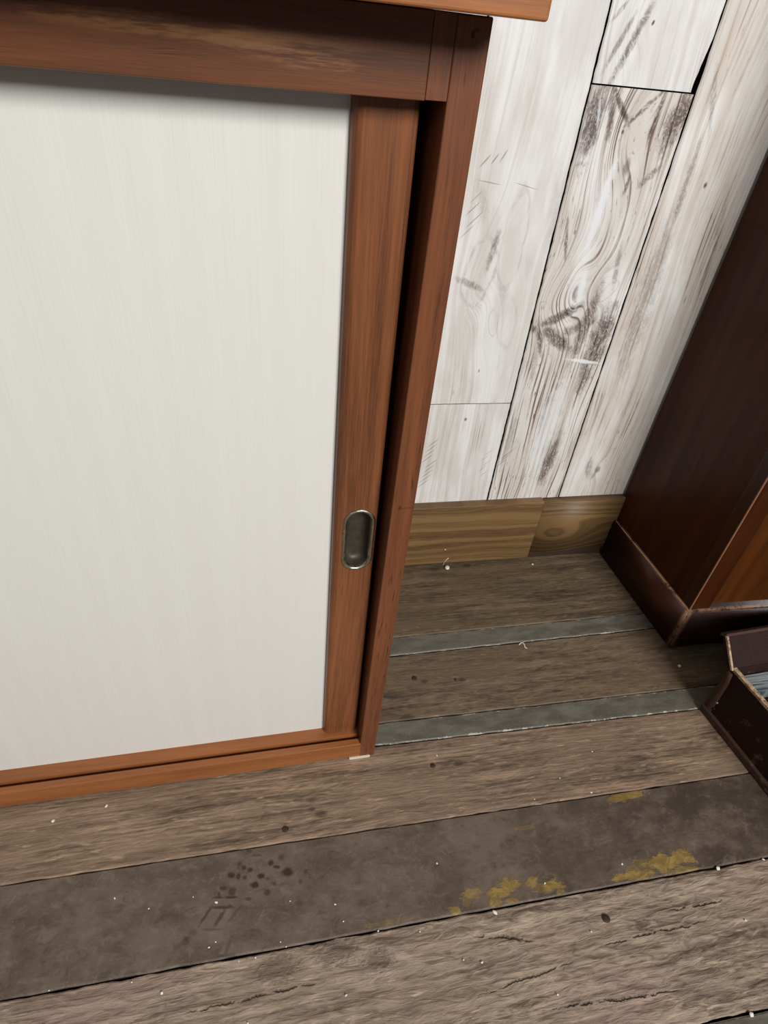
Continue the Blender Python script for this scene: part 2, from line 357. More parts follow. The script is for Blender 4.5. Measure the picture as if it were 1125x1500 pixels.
def dark_board():
    g = G('floor_dark_board', .5, .4)
    x, y, z = g.axes('XYZ')
    n1 = g.noise(g.comb(g.mul(x, 14.), g.mul(y, 22.), 3.), 1., 6, .7)
    n2 = g.noise(g.comb(g.mul(x, 60.), g.mul(y, 90.), 7.), 1., 5, .7, .8)
    n3 = g.noise(g.comb(g.mul(x, 350.), g.mul(y, 350.), 1.), 1., 3, .6)
    c = g.mix(g.step(n1, .35, .65), lin(84, 70, 59), lin(106, 91, 79))
    c = g.mix(g.mul(g.step(n2, .5, .68), .5), c, lin(122, 106, 94))
    c = g.mix(g.mul(g.step(n2, .46, .32), .45), c, lin(58, 45, 36))
    c = g.mix(g.mul(g.step(n3, .58, .72), .25), c, lin(140, 125, 112))
    east = g.step(x, .22, .50)                      # grimier, blotchier end of the board
    c = g.mix(g.mul(east, g.step(n1, .62, .38, .25, .85)), c, lin(68, 57, 50))
    c = g.mix(g.mul(g.mul(east, g.step(n2, .55, .70)), .45), c, lin(118, 104, 96))
    # scratches
    sc = g.noise(g.comb(g.add(g.mul(x, 260.), g.mul(y, -150.)), g.add(g.mul(y, 14.), g.mul(x, 10.)), 2.), 1., 3, .6)
    c = g.mix(g.mul(g.step(sc, .66, .76), .35), c, lin(140, 128, 116))
    w_ = g.mul(g.math('SUBTRACT', g.noise(g.comb(g.mul(x, 260.), g.mul(y, 260.), 5.), 1., 4, .7), .5), 1.3)
    h = g.add(g.mul(n2, .8), g.mul(n3, .25))
    fm = None
    for (cx, cy, ru, rv, a, st) in FOOT:
        m = g.mul(g.blob(x, y, cx, cy, ru, rv, a, w_, .45), st)
        fm = m if fm is None else g.math('MAXIMUM', fm, m)
    c = g.mix(g.mul(fm, .95), c, lin(48, 32, 23))
    wy = g.mul(g.math('SUBTRACT', g.noise(g.comb(g.mul(x, 75.), g.mul(y, 110.), 15.), 1., 5, .75), .5), 3.4)
    ym = None
    for (cx, cy, ru, rv, a, st) in YEL:
        m = g.mul(g.blob(x, y, cx, cy, ru, rv, a, wy, .16), st)
        ym = m if ym is None else g.math('MAXIMUM', ym, m)
    ycol = g.mix(g.step(n2, .4, .65), lin(120, 97, 52), lin(152, 126, 68))
    c = g.mix(ym, c, ycol); h = g.add(h, g.mul(ym, .7))
    # greasy pale bloom along the front edge
    ed = g.mul(g.step(g.math('SUBTRACT', y, .2148), .010, .001), g.step(n2, .45, .62))
    c = g.mix(g.mul(ed, .3), c, lin(118, 106, 92))
    return g.done(c, g.step(n1, .3, .7, .42, .58), g.bump(h, .0007, .8))

def small_relief(seed, amp):
    return lambda l, w, q: amp*noise.noise(Vector((l*9, w*40, seed)))+amp*.4*noise.noise(Vector((l*40, w*160, seed)))
def hewn(l, w, q):
    v = Vector((l*16+w*9, w*60-l*6, 4.2))
    a = noise.noise(v)*.0012 + noise.noise(Vector((l*38+w*30, w*120, 8)))*.0007
    r = 1-abs(noise.noise(Vector((l*22+w*18, w*75, 1.5))))*2
    fine = noise.noise(Vector((l*30+w*40, w*330, 3)))*.00035
    return a*1.25+.0009*max(0, r)+fine-.0008

obj('floor_board', plank(FP(0), X0, X1, gap(E1, .0009), lambda l: .768, .022, 1, 160, 8, relief=small_relief(1, .0004)), [fl1, m_sawn], floor_base)
obj('painted_strip', plank(FP(.0004), X0, X1, gap(E2, .0013), E1, .022, 2, 200, 4, jit=.0010), [strip_mat('grey_strip_paint_back', 1., e2, e1, .8, .9), m_sawn], floor_base, label='grey painted strip nearest the skirting')
obj('floor_board', plank(FP(0), X0, X1, gap(E3, .0009), E2, .022, 3, 200, 10, relief=small_relief(3, .0005)), [fl2, m_sawn], floor_base)
obj('painted_strip', plank(FP(-.0004), X0, X1, gap(E4, .0016), E3, .022, 4, 200, 4, jit=.0012), [strip_mat('grey_strip_paint_front', 6., e4, e3, 1.7, 1.0), m_sawn], floor_base, label='blue-grey painted strip with chipped white edges')
obj('floor_board', plank(FP(.0005), X0, X1, gap(E5, .0005), E4, .022, 5, 260, 14, jit=.0009, relief=small_relief(5, .0006)), [fl3, m_sawn], floor_base)
obj('floor_board', plank(FP(.0), X0, X1, gap(E6, .0016), E5, .022, 6, 200, 8, jit=.0007, relief=small_relief(6, .0004)), [dark_board(), m_sawn], floor_base, label='dark brown board with boot print and yellow paint remains')
obj('floor_board', plank(FP(-.0006), X0, X1, gap(E7, .0022), E6, .022, 7, 620, 60, jit=.0013, relief=hewn), [fl5, m_sawn], floor_base, label='pale rough-hewn board nearest the viewer')
obj('painted_strip', plank(FP(.0), X0, X1, E8, E7, .022, 8, 120, 4), [strip_mat('grey_strip_paint_near', 11., e8, e7, .5, .5), m_sawn], floor_base)
fl6 = floor_wood('floor_oak_near', (150, 130, 110), (130, 112, 94), (92, 76, 62), 23.3, .0012)
obj('floor_board', plank(FP(0), X0, X1, lambda l: -.12, gap(E8, -.002), .022, 9, 120, 8), [fl6, m_sawn], floor_base)
obj('floor_board', plank(FP(0), X0, X1, lambda l: -.75, lambda l: -.122, .022, 10, 120, 8), [fl3, m_sawn], floor_base)

rust = plain('rusty_nail', (70, 56, 46), .55, .5, .0006, 900)
def nail(x, y, z, r, parent):   # round nail head
    bm = bmesh.new()
    bmesh.ops.create_cone(bm, cap_ends=True, segments=20, radius1=r, radius2=r*.8, depth=.0012)
    bmesh.ops.bevel(bm, geom=bm.edges[:], offset=r*.12, segments=1, affect='EDGES')
    return place_nail(bm, x, y, z, parent)
def place_nail(bm, x, y, z, parent):
    o = obj('nail', bm, rust, parent, True); o.location = (x, y, z); return o
for (x, y, r) in [(0.0175, 0.3323, 0.0042), (0.2146, 0.5173, 0.004), (0.208, 0.3839, 0.0036), (0.3538, 0.1857, 0.0046), (0.2736, 0.5076, 0.0022)]: nail(x, y, .0009, r, floor_base)

# ============================================================ BACK WALL
wall = obj('wall_back', B(-1.3, 1.5, .771, .86, -.06, 1.30, bev=0), plain('wall_batten', (8, 4, 5), .95), kind='structure')
WY = .755
WP = lambda yo: (lambda l, w, t: (w, WY-t+yo, l))
xs = [-1.2, -1.02, -.893, -.766, -.639, -.512, -.385, -.257, -.130, -.003, .1237, .2505, .3775, .5050, .6320, .759, .886, 1.013, 1.14, 1.4]
def wplank(i, z0, z1, m, yo=0., e0=None, e1=None, seed=0, **props):
    a, b = xs[i], xs[i+1]
    return obj('wall_board', plank(WP(yo), z0, z1, e0 or (lambda l: a+.0011), e1 or (lambda l: b-.0011), .016, seed+i, 160, 6, jit=.0007, bev=.0012,
               relief=small_relief(20+i+seed, .0003)), [m, m_sawn], wall, **props)
gen = [whitewash('whitewash_plain', 30., .45), whitewash('whitewash_streaky', 41., .7)]
for i in list(range(0, 11))+list(range(14, 19)):
    wplank(i, .05, 1.3, gen[i % 2], seed=50)
# first visible column, left of the brown-patched one
mk_up = lambda g, c, h, x, z: chatter(g, c, h, x, z, [
    (.284, .6245, .006, .0005, 1.0, .6), (.273, .622, .008, .0006, .9, .55), (.2935, .628, .007, .0006, 1.1, .5),
    (.283, .6005, .013, .0004, -.12, .45), (.328, .5990, .014, .0004, -.20, .40),
    (.268, .572, .010, .0005, .8, .5), (.272, .560, .012, .0005, .8, .5), (.266, .547, .010, .0005, .8, .4), (.270, .585, .009, .0005, .8, .35),
    (.3165, .3640, .0008, .0022, 0, .7), (.285, .3300, .0006, .003, 0, .35)])
wplank(11, .3128, 1.3, whitewash('whitewash_knotty', 3., .22, knots=[(.298, .505, .024, .030), (.285, .470, .016, .022), (.325, .52, .028, .02), (.315, .415, .018, .015)],
       dark=[(0.3025, 0.5263, 0.0225, 0.0033, -1.72, 0.6), (0.2801, 0.484, 0.0172, 0.0038, -0.36, 0.5), (0.2792, 0.5776, 0.0236, 0.0058, -1.26, 0.2), (0.375, 0.5665, 0.0519, 0.0083, -1.38, 0.12)], knot_rings=[(0.291, 0.4979, 0.0427, 0.0199, -1.65, 0.5), (0.3276, 0.5352, 0.0594, 0.0145, -1.59, 0.35), (0.3226, 0.4333, 0.017, 0.0058, -1.36, 0.35), (0.3415, 0.4354, 0.0357, 0.0135, -1.44, 0.25)], marks=mk_up, lo=.5),
       label='white wall board with faint knots, beside the white-doored cabinet', seed=1)
mk_lo = lambda g, c, h, x, z: chatter(g, c, h, x, z, [
    (.3113, .2855, .0022, .0030, 0, .55), (.3113, .2855, .0008, .0012, 0, .9),
    *[(.262+.002*k % .01, .17+.0095*k, .010, .0006, .75, .5) for k in range(0, 9)],
    *[(.360-.004*(k % 2), .185+.010*k, .008, .0006, .8, .35) for k in range(0, 5)]])
wplank(11, .05, .3115, whitewash('whitewash_short', 8., .35, marks=mk_lo, lo=.5), yo=.0006, label='short white wall board end with a nail hole', seed=4)
# middle column
wplank(12, .7028, 1.3, whitewash('whitewash_upper', 12., .45, dark=[(0.4118, 0.7418, 0.0372, 0.0036, -1.91, 0.75), (0.3968, 0.7384, 0.0244, 0.0022, -1.94, 0.6), (0.3899, 0.7654, 0.0118, 0.0017, -2.21, 0.5)], white=(), knots=[(.41, .76, .02, .02)],
       marks=lambda g, c, h, x, z: chatter(g, c, h, x, z, [(.4290, .7580, .0012, .0022, -.3, .95)]), lo=.55),
       e1=lambda l: .5040-.0052*max(0., min(1., (.752-l)/.045)), label='white wall board above the brown-stained one', seed=2)
mk_mid = lambda g, c, h, x, z: chatter(g, c, h, x, z, [
    (.430, .6600, .0014, .002, 0, .9),
    (.4045, .551, .0012, .003, 0, .6), (.4035, .565, .0010, .012, 0, .45),
    (.448, .625, .0035, .009, 0, .55), (.385, .205, .010, .0006, .8, .5), (.392, .222, .014, .0007, .8, .5), (.388, .213, .012, .0006, .8, .45)])
wplank(12, .05, .7012, whitewash('whitewash_brown_patched', 17., .95,
       knots=[(.4230, .475, .022, .040), (.462, .482, .014, .022), (.395, .462, .016, .020), (.435, .66, .03, .026)],
       dark=[(0.3899, 0.6683, 0.0369, 0.0088, -1.59, 1.0), (0.4096, 0.6768, 0.0236, 0.0038, -1.37, 0.8), (0.4196, 0.6836, 0.0216, 0.0027, -0.84, 1.0), (0.449, 0.6843, 0.0228, 0.0025, 0.8, 1.0), (0.4947, 0.6766, 0.0288, 0.0108, -1.83, 1.0), (0.4664, 0.6761, 0.0241, 0.0024, -1.63, 0.8), (0.455, 0.6063, 0.0102, 0.0023, -1.68, 0.85), (0.4811, 0.6172, 0.0155, 0.0033, -2.3, 0.6), (0.3954, 0.5429, 0.0211, 0.0019, -1.36, 0.8), (0.413, 0.4422, 0.0355, 0.0056, 0.52, 1.0), (0.4198, 0.4116, 0.0291, 0.0081, -0.58, 1.0), (0.4573, 0.4351, 0.0461, 0.0062, -1.67, 0.9), (0.4843, 0.4092, 0.0417, 0.0133, -1.62, 1.0), (0.3947, 0.4136, 0.0237, 0.0042, -1.23, 0.9), (0.4497, 0.4304, 0.0232, 0.0071, 0.45, 0.8), (0.4805, 0.353, 0.0261, 0.0082, -1.61, 0.75), (0.4662, 0.2049, 0.041, 0.0084, -1.67, 0.9), (0.3965, 0.373, 0.0304, 0.0034, -1.49, 0.4), (0.4772, 0.5082, 0.0258, 0.0032, -1.42, 0.5), (0.3888, 0.2512, 0.0312, 0.0052, -1.64, 0.3)], white=[(0.4293, 0.5832, 0.052, 0.0054, -1.62, 0.9), (0.4343, 0.4835, 0.0198, 0.0041, -1.55, 0.9), (0.4713, 0.3783, 0.0234, 0.0025, -0.12, 0.95), (0.4445, 0.2767, 0.0693, 0.0158, -1.64, 0.55), (0.3943, 0.679, 0.015, 0.0015, -1.38, 0.6)], knot_rings=[(0.476, 0.4793, 0.0159, 0.0079, -2.2, 0.6), (0.3929, 0.4486, 0.017, 0.0082, -1.05, 0.5), (0.4332, 0.4569, 0.0081, 0.0037, -1.53, 0.8)], marks=mk_mid, lo=.95, warm=.3),
       label='white wall board with brown stained patches and knots', seed=3)
# right column by the dark cabinet
mk_r = lambda g, c, h, x, z: chatter(g, c, h, x, z, [(.5601, .6117, .0020, .0032, 0, .8), (.5601, .6117, .0008, .0012, 0, .95), (.5590, .1850, .0045, .006, 0, .6), (.5560, .175, .0030, .010, -.3, .4), (.5950, .47, .001, .005, 0, .5)])
wplank(13, .05, 1.3, whitewash('whitewash_warm', 23., .6, warm=.55, knots=[(.559, .185, .012, .012)],
       dark=[(0.5334, 0.6027, 0.0466, 0.0039, -1.54, 0.5), (0.5354, 0.4626, 0.0963, 0.0145, -1.53, 0.35), (0.5308, 0.6924, 0.0312, 0.0028, -1.25, 0.35), (0.5425, 0.1865, 0.0174, 0.0058, -1.37, 0.5), (0.6004, 0.5772, 0.0343, 0.0037, -1.39, 0.25)], white=(), marks=mk_r, lo=.7),
       label='white wall board running down beside the dark cabinet', seed=5)
# wall nails: small pale dimples are in the boards' own material

# ============================================================ SKIRTING
def pine(name, seed, knots, ring):
    g = G(name, .5, .4)
    x, y, z = g.axes('XYZ')
    warp = g.noise(g.comb(g.mul(x, 7.), g.mul(z, 18.), seed), 1., 2)
    F = g.add(z, g.mul(warp, .02))
    for kx, kz, r, amp in knots:
        a = g.mul(g.math('SUBTRACT', x, kx), .45/r); b = g.mul(g.math('SUBTRACT', z, kz), 1/r)
        F = g.add(F, g.mul(g.math('EXPONENT', g.mul(g.add(g.mul(a, a), g.mul(b, b)), -1.)), amp))
    rings = g.noise(g.comb(g.mul(x, 1.5), g.mul(F, ring), seed+2), 1., 2, .5)
    fine = g.noise(g.comb(g.mul(x, 26.), g.mul(F, 420.), seed+4), 1., 4, .6)
    c = g.mix(g.step(rings, .36, .64), lin(92, 67, 40), lin(128, 99, 63))
    c = g.mix(g.mul(g.step(fine, .4, .7), .30), c, lin(142, 114, 76))
    h = g.add(rings, g.mul(fine, .6))
    return g.done(c, None, g.bump(h, .0010, .7))
sk1 = pine('skirting_pine', 2., [], 95.)
sk2 = pine('skirting_pine_whorled', 9., [(.515, .045, .035, .05)], 120.)
def sk(x0, x1, y0, zb, zt, m, label):
    bm = B(x0, x1, y0, .7555, zb+.003, zt, bev=.0016, seg=3)
    return obj('skirting_board', bm, m, None, True, kind='structure')
base1 = sk(-1.2, .474, .7400, .0035, .1322, sk1, '')
base1.name = 'baseboard_back'
bmx = bmesh.new()
pts = [(.4750, .0165), (.5, .0150), (.512, .0125), (.54, .0155), (.6265, .0165), (.6265, .1312), (.4750, .1312)]
prism(bmx, pts, lambda p, q, t: (p, t, q), .7432, .7552)
bmesh.ops.bevel(bmx, geom=[e for e in bmx.edges], offset=.0012, segments=2, affect='EDGES')
base2 = obj('baseboard_right', bmx, sk2, None, True, kind='structure')
obj('skirting_gap_shade_1', B(-1.2, .62, .7470, .7553, -.004, .0150, bev=.001), plain('gap_shade_brown', (52, 36, 26), .8), kind='structure')  # dark strip set in the gap under the skirting to stand for its shade

# ============================================================ WHITE-DOORED CABINET (left)
cabinet = empty('sideboard', (.1365, .4084, 0), math.atan(.0138),
    label='reddish-brown wooden cabinet with a white sliding door, standing by the white plank wall', category='cabinet')
def rack(o, s, off):
    for v in o.data.vertices: v.co.x += s*v.co.z+off
    return o
def worn_rail(g, c, a, u, o):
    n = g.noise(g.comb(g.mul(a, 9.), g.mul(u, 90.), 4.), 1., 5, .7)
    band = g.blob(a, u, -.17, .731, .12, .006, -.035, g.mul(g.math('SUBTRACT', n, .5), 3.), .5)
    c = g.mix(g.mul(g.mul(band, g.step(n, .46, .62)), .75), c, lin(168, 122, 76))
    spot = g.blob(a, u, -.095, .722, .05, .005, -.1, g.mul(g.math('SUBTRACT', n, .5), 3.), .5)
    return g.mix(g.mul(g.mul(spot, g.step(n, .45, .6)), .7), c, lin(165, 120, 84))
RL, RD = (136, 72, 46), (104, 50, 31)
m_rail = stained('rail_wood', (106, 64, 40), (78, 45, 27), 'XZY', 1., .36, .4, 30., wear=worn_rail)
def side_marks(g, c, a, u, o):
    n = g.mul(g.math('SUBTRACT', g.noise(g.comb(g.mul(a, 300.), g.mul(u, 300.), 1.), 1., 3), .5), 1.2)
    for (ca, cu, ra, ru, st) in ((.7405, -.0080, .0018, .0012, .85), (.7425, -.0060, .0008, .0016, .6), (.4110, -.0125, .0022, .0012, .6), (.4105, -.006, .0010, .006, .3)):
        c = g.mix(g.mul(g.blob(a, u, ca, cu, ra, ru, 0, n, .5), st), c, lin(34, 14, 9))
    return c
m_side = stained('side_wood', (120, 71, 43), (88, 49, 28), 'ZXY', 4., .38, 1.3, 60., wear=side_marks)
m_stile = stained('door_stile_wood', (134, 82, 50), (88, 51, 29), 'ZXY', 7., .34, .7, 75.)
m_top = stained('top_wood', (162, 104, 62), (128, 78, 46), 'XZY', 3., .34, .5, 40.)
m_track = stained('track_wood', (160, 98, 55), (118, 67, 37), 'XYZ', 9., .40, .5, 30.)
m_sill = stained('sill_front_wood', (156, 96, 52), (120, 70, 38), 'XZY', 19., .36, .4, 30.)
m_in = plain('cabinet_inside', (58, 32, 20), .7)
W_, D_, H_ = 1.02, .334, .7488
S = .0045; OF = -.0015
def cp(name, bm, m, sh=True, **k):
    o = obj(name, bm, m, cabinet, k.pop('smooth', False), **k)
    return rack(o, S, OF) if sh else o
cp('side_panel', B(-.0195, .0005, 0, D_, .0015, H_, bev=.0009), m_side)
cp('side_panel', B(-W_, -W_+.02, 0, D_, .0, H_, bev=.0009), m_side)
cp('corner_block', B(-.0322, -.0196, .0002, .020, .7090, H_, bev=.0003), m_side)
cp('top_rail', B(-W_+.02, -.0324, 0, .019, .7085, H_, bev=.0006), m_rail)
cp('back_panel', B(-W_+.02, -.0196, D_-.008, D_, .003, H_, bev=.0004), m_in)
# sill: lower front rail with two running grooves (profile in depth and height)
bm = bmesh.new()
prof = [(.0, .0046), (.0, .0310), (.0008, .0322), (.0080, .0322), (.0083, .0315), (.0085, .0245), (.0140, .0245), (.0142, .0315), (.0146, .0322), (.0210, .0322), (.0300, .0322),
        (.0302, .0245), (.0420, .0245), (.0422, .0322), (.060, .0322), (.060, .0046)]
prism(bm, prof, lambda p, q, t: (t, p, q), -W_+.02, -.0196)
cp('bottom_rail', bm, m_sill, False)
bm = B(-W_+.02, -.0196, .0604, D_-.008, .012, .030, bev=.0004)
cp('bottom_board', bm, m_in, False)
cp('shelf_board', B(-W_+.02, -.0196, .070, D_-.01, .36, .375, bev=.0004), m_in)
# top board with an overhang
bm = B(-W_-.035, .0125, -.045, D_+.008, H_+.0004, H_+.0260, bev=.0016, seg=3)
cp('top_board', bm, m_top)

# sliding door: white panel, dark stile, recessed pull
def white_paint():
    g = G('white_door_paint', .42, .4)
    x, y, z = g.axes('XYZ')
    f = g.noise(g.comb(g.mul(x, 420.), g.mul(z, 9.), 0.), 1., 3, .6)
    n = g.noise(g.comb(g.mul(x, 60.), g.mul(z, 2.), 3.), 1., 3, .6)
    c = g.mix(n, lin(214, 212, 206), lin(221, 220, 214))
    return g.done(c, g.step(n, .3, .7, .36, .44), g.bump(f, .00035, .6))
m_white = white_paint()
def shear_door(o):
    for v in o.data.vertices: v.co.x += -.0058*(v.co.z-.36)
    return o
door = obj('sliding_door', B(-.55, -.0590, .0292, .0400, .0250, .7200, bev=.0006), m_white, cabinet, label='white painted sliding door panel')
shear_door(door)
# stile with a stadium hole for the pull
PX, PZ, PR, PH = -.0424, .3576, .0132, .0228     # centre, end radius, half length of straight
bm = bmesh.new()
F0 = .0200
lp = [(-.0660, .0300), (-.0659, .0262), (-.0652, .0238), (-.0625, .0208), (-.0598, F0)]
rp = [(-.0288, F0), (-.0268, .0206), (-.0254, .0222), (-.0247, .0250), (-.0245, .0290), (-.0245, .0400)]
ZB, ZT = .0330, .7250
zs = [ZB, PZ-PH-PR-.006, PZ+PH+PR+.006, ZT]
def strip(pts):
    for (a, b) in zip(pts, pts[1:]):
        for (z0, z1) in zip(zs, zs[1:]):
            bm.faces.new([bm.verts.new(p) for p in ((a[0], a[1], z0), (b[0], b[1], z0), (b[0], b[1], z1), (a[0], a[1], z1))])
strip(lp); strip(rp); strip([rp[-1], (-.0660, .0400), lp[0]])
xa, xb = lp[-1][0], rp[0][0]
for (z0, z1) in ((zs[0], zs[1]), (zs[2], zs[3])):
    bm.faces.new([bm.verts.new(p) for p in ((xa, F0, z0), (xb, F0, z0), (xb, F0, z1), (xa, F0, z1))])
def stadium(r, hh, d, n=14, cx=PX, cz=PZ):
    out = []
    for k in range(n+1):
        a = math.pi*k/n; out.append((cx+r*math.cos(a), d, cz+hh+r*math.sin(a)))
    for k in range(n+1):
        a = math.pi+math.pi*k/n; out.append((cx+r*math.cos(a), d, cz-hh+r*math.sin(a)))
    return out
outer = [bm.verts.new(p) for p in ((xa, F0, zs[1]), (xb, F0, zs[1]), (xb, F0, zs[2]), (xa, F0, zs[2]))]
inner = [bm.verts.new(p) for p in stadium(PR, PH, F0)]
ed = [bm.edges.new((outer[i], outer[(i+1) % 4])) for i in range(4)]+[bm.edges.new((inner[i], inner[(i+1) % len(inner)])) for i in range(len(inner))]
bmesh.ops.triangle_fill(bm, use_beauty=True, use_dissolve=False, edges=ed)
cap = lp+rp+[(-.0660, .0400)]
for z in (ZB, ZT): bm.faces.new([bm.verts.new((p[0], p[1], z)) for p in cap])
bmesh.ops.remove_doubles(bm, verts=bm.verts, dist=1e-6)
stile = obj('door_stile', bm, m_stile, door, label='reddish-brown wooden stile of the white door'); shear_door(stile)

def nickel():
    g = G('aged_nickel', .30, .5)
    n = g.noise(g.co, 300, 4); c = g.mix(n, lin(140, 132, 114), lin(205, 197, 176))
    return g.done(c, g.step(n, .3, .7, .24, .40), None, 1.)
def nickel_dark():
    g = G('cup_dark_nickel', .45, .5)  # darker, rougher nickel for the cup of the pull
    n = g.noise(g.co, 200, 4); c = g.mix(n, lin(62, 57, 49), lin(92, 85, 74))
    return g.done(c, g.step(n, .3, .7, .5, .6), None, .6)
def loft(rings, m0=0, close_last=True, bm=None):
    bm = bm or bmesh.new(); vr = [[bm.verts.new(p) for p in r] for r in rings]
    n = len(vr[0])
    for a, b in zip(vr, vr[1:]):
        for i in range(n): bm.faces.new((a[i], a[(i+1) % n], b[(i+1) % n], b[i])).material_index = m0
    if close_last: bm.faces.new(vr[-1]).material_index = m0
    return bm
bm = bmesh.new()
R = PR
rim = [(R+.0018, F0+.0004), (R+.0019, F0-.0004), (R+.0012, F0-.0013), (R+.0002, F0-.0015), (R-.0010, F0-.0012), (R-.0019, F0+.0000), (R-.0023, F0+.002)]
loft([stadium(r, PH, d) for r, d in rim], 0, False, bm)
bm2 = [(R-.0023, F0+.002), (R-.0026, F0+.0070), (R-.0036, F0+.0105), (R-.0058, F0+.0123), (R-.0085, F0+.0128), (R-.0115, F0+.0128)]
loft([stadium(r, PH, d) for r, d in bm2], 1, True, bm)
bmesh.ops.remove_doubles(bm, verts=bm.verts, dist=1e-6)
pull = obj('recessed_pull', bm, [nickel(), nickel_dark()], door, True, label='oval recessed metal finger pull'); shear_door(pull)

# the second door runs in the front groove, beyond the left edge
door2 = obj('sliding_door', B(-W_+.022, -.52, .0090, .0138, .0260, .7080, bev=.0006), m_white, cabinet); 
cp('furniture_pad', B(-.034, -.0065, -.0022, .030, .0006, .0042, bev=.0015), plain('felt_pad', (206, 196, 172), .9), False, label='small cream pad under the cabinet corner')

# ============================================================ DARK CABINET (right)
Q = Vector((.6309, .5242, 0))
dark = empty('cupboard', Q, 0, label='dark varnished wooden cupboard with a worn plinth, standing against the wall on the right', category='cupboard')
ax = Vector((-.0114, .2208, 0)).normalized(); fx = Vector((.1, -.0030, 0)).normalized()
def DQ(x, y, z): p = fx*x+ax*y; return (p.x, p.y, z)
def quadbox(x0, x1, y0, y1, z0, z1, bev=.001, seg=2):
    bm = B(x0, x1, y0, y1, z0, z1, bev=bev, seg=seg)
    for v in bm.verts: v.co = DQ(*v.co)
    return bm
def worn_edge(g, c, a, u, o):
    return c
m_dk = stained('dark_varnish', (70, 31, 13), (44, 18, 8), 'ZYX', 2., .34, .3, 25., spec=.18)
m_dkf = stained('orange_varnish', (66, 32, 13), (44, 21, 8), 'ZXY', 5., .30, .3, 30., spec=.3)
m_dkp = stained('panel_varnish', (86, 46, 17), (58, 30, 10), 'ZXY', 6., .30, .3, 22., spec=.3)
def plinth_mat():
    """dark plinth whose corners and upper arris are rubbed through to bare wood"""
    g = G('plinth_varnish', .35, .35)
    x, y, z = g.axes('XYZ')
    n = g.noise(g.co, 55, 5, .75); n2 = g.noise(g.co, 12, 3)
    c = g.mix(n2, lin(38, 16, 9), lin(60, 26, 13))
    sx = g.math('SUBTRACT', x, g.mul(y, -.0516))      # distance from the left side
    fy = g.add(y, g.mul(x, .03))
    corner = g.mul(g.step(sx, .0100, .0030), g.step(fy, .0100, .0030))
    arris = g.mul(g.step(z, .0802, .0826), g.mx(g.step(sx, .0090, .0035), g.step(fy, .0090, .0035)))
    low = g.mul(g.mul(g.step(z, .022, .002), g.step(fy, .012, .002)), g.step(sx, .018, .004))
    m = g.mul(g.mx(corner, arris, low), g.step(n, .36, .50))
    c = g.mix(g.mul(m, .85), c, lin(150, 110, 78))
    return g.done(c, None, g.bump(n, .0006, .5))
PH_ = .0835
cb = 0.0055
bm = quadbox(cb, cb+.018, cb+.006, .2265, .02, 1.02, .0012)
for dims in ((.602, .620, cb+.006, .2265, .02, 1.02), (cb+.0178, .6022, cb+.022, .2260, .02, 1.019)):
    box(bm2_ := bmesh.new(), *dims, bev=.0006)
    for v in bm2_.verts: v.co = DQ(*v.co)
    tmp_me = bpy.data.meshes.new('carcass_piece'); bm2_.to_mesh(tmp_me); bm2_.free(); bm.from_mesh(tmp_me); bpy.data.meshes.remove(tmp_me)
obj('carcass', bm, m_dk, dark)
# plinth: rounded rear end, sloping top
pl = bmesh.new()
outl = [(0, 0), (.63, 0), (.63, .2190), (.0, .2190)]
prism(pl, outl, lambda p, q, t: DQ(p, q, t), 0.0005, PH_)
bmesh.ops.bevel(pl, geom=[e for e in pl.edges], offset=.0022, segments=3, affect='EDGES')
obj('plinth', pl, plinth_mat(), dark, True)
# face frame and door
obj('face_frame', quadbox(cb-.0002, .0385, cb-.0002, cb+.020, PH_, 1.02, .0008), m_dkf, dark, label='orange-brown front stile')
obj('face_frame', quadbox(.60, .6205, cb, cb+.020, PH_, 1.02, .0008), m_dkf, dark)
dr = obj('door', quadbox(.0412, .5985, cb+.0055, cb+.018, PH_+.0045, 1.0, .0010), m_dkp, dark, label='golden-brown door panel')
obj('top_board', quadbox(-.012, .640, -.010, .228, 1.0205, 1.045, .003, 3), m_dk, dark)
# bead that edges the face frame
obj('edge_bead', quadbox(cb-.0011, cb+.0007, cb-.0011, cb+.0007, PH_, 1.02, .0004), plain('rubbed_edge', (150, 104, 76), .4), dark)

# ============================================================ OLD CASE (lower right)
case = empty('toolbox', (.6165, .4130, 0), 0, label='old dark brown open box with worn tan rim, before the dark cupboard', category='box')
cy = Vector((.0169, -.1310, 0)).normalized()       # along its long side, towards the viewer
cx = Vector((.1310, .0169, 0)).normalized(); cx = Vector((.985, .06, 0)).normalized()
def CQ(a, b, z): p = cx*a+cy*b; return (p.x, p.y, z)
def cbox(a0, a1, b0, b1, z0, z1, bev=.0015, seg=2, lean=0.):
    bm = B(a0, a1, b0, b1, z0, z1, bev=bev, seg=seg)
    for v in bm.verts: v.co = CQ(v.co.x, v.co.y-lean*v.co.z, v.co.z)
    return bm
def leather(name, c0, c1, tan=0.):
    g = G(name, .6, .2)
    n = g.noise(g.co, 30, 5, .7); f = g.noise(g.co, 260, 4, .7); b = g.noise(g.co, 9, 3)
    c = g.mix(b, lin(*c0), lin(*c1))
    c = g.mix(g.mul(g.step(n, .60, .72), .5+tan*.5), c, lin(128, 104, 86))
    c = g.mix(g.mul(g.step(f, .62, .74), .25), c, lin(104, 78, 66))
    return g.done(c, g.step(n, .3, .7, .55, .75), g.bump(g.add(n, g.mul(f, .5)), .0010, .7))
m_le = leather('dark_leatherboard', (34, 18, 14), (45, 25, 19))
m_le2 = leather('worn_leatherboard', (60, 40, 34), (84, 60, 50))
def rawedge():
    g = G('worn_tan_edge', .7, .3)
    n = g.noise(g.co, 160, 5, .75); c = g.mix(g.step(n, .35, .6), lin(112, 84, 60), lin(190, 164, 132))
    return g.done(c, None, g.bump(n, .0015, .9))
m_raw = rawedge()
HC = .099; T = .005
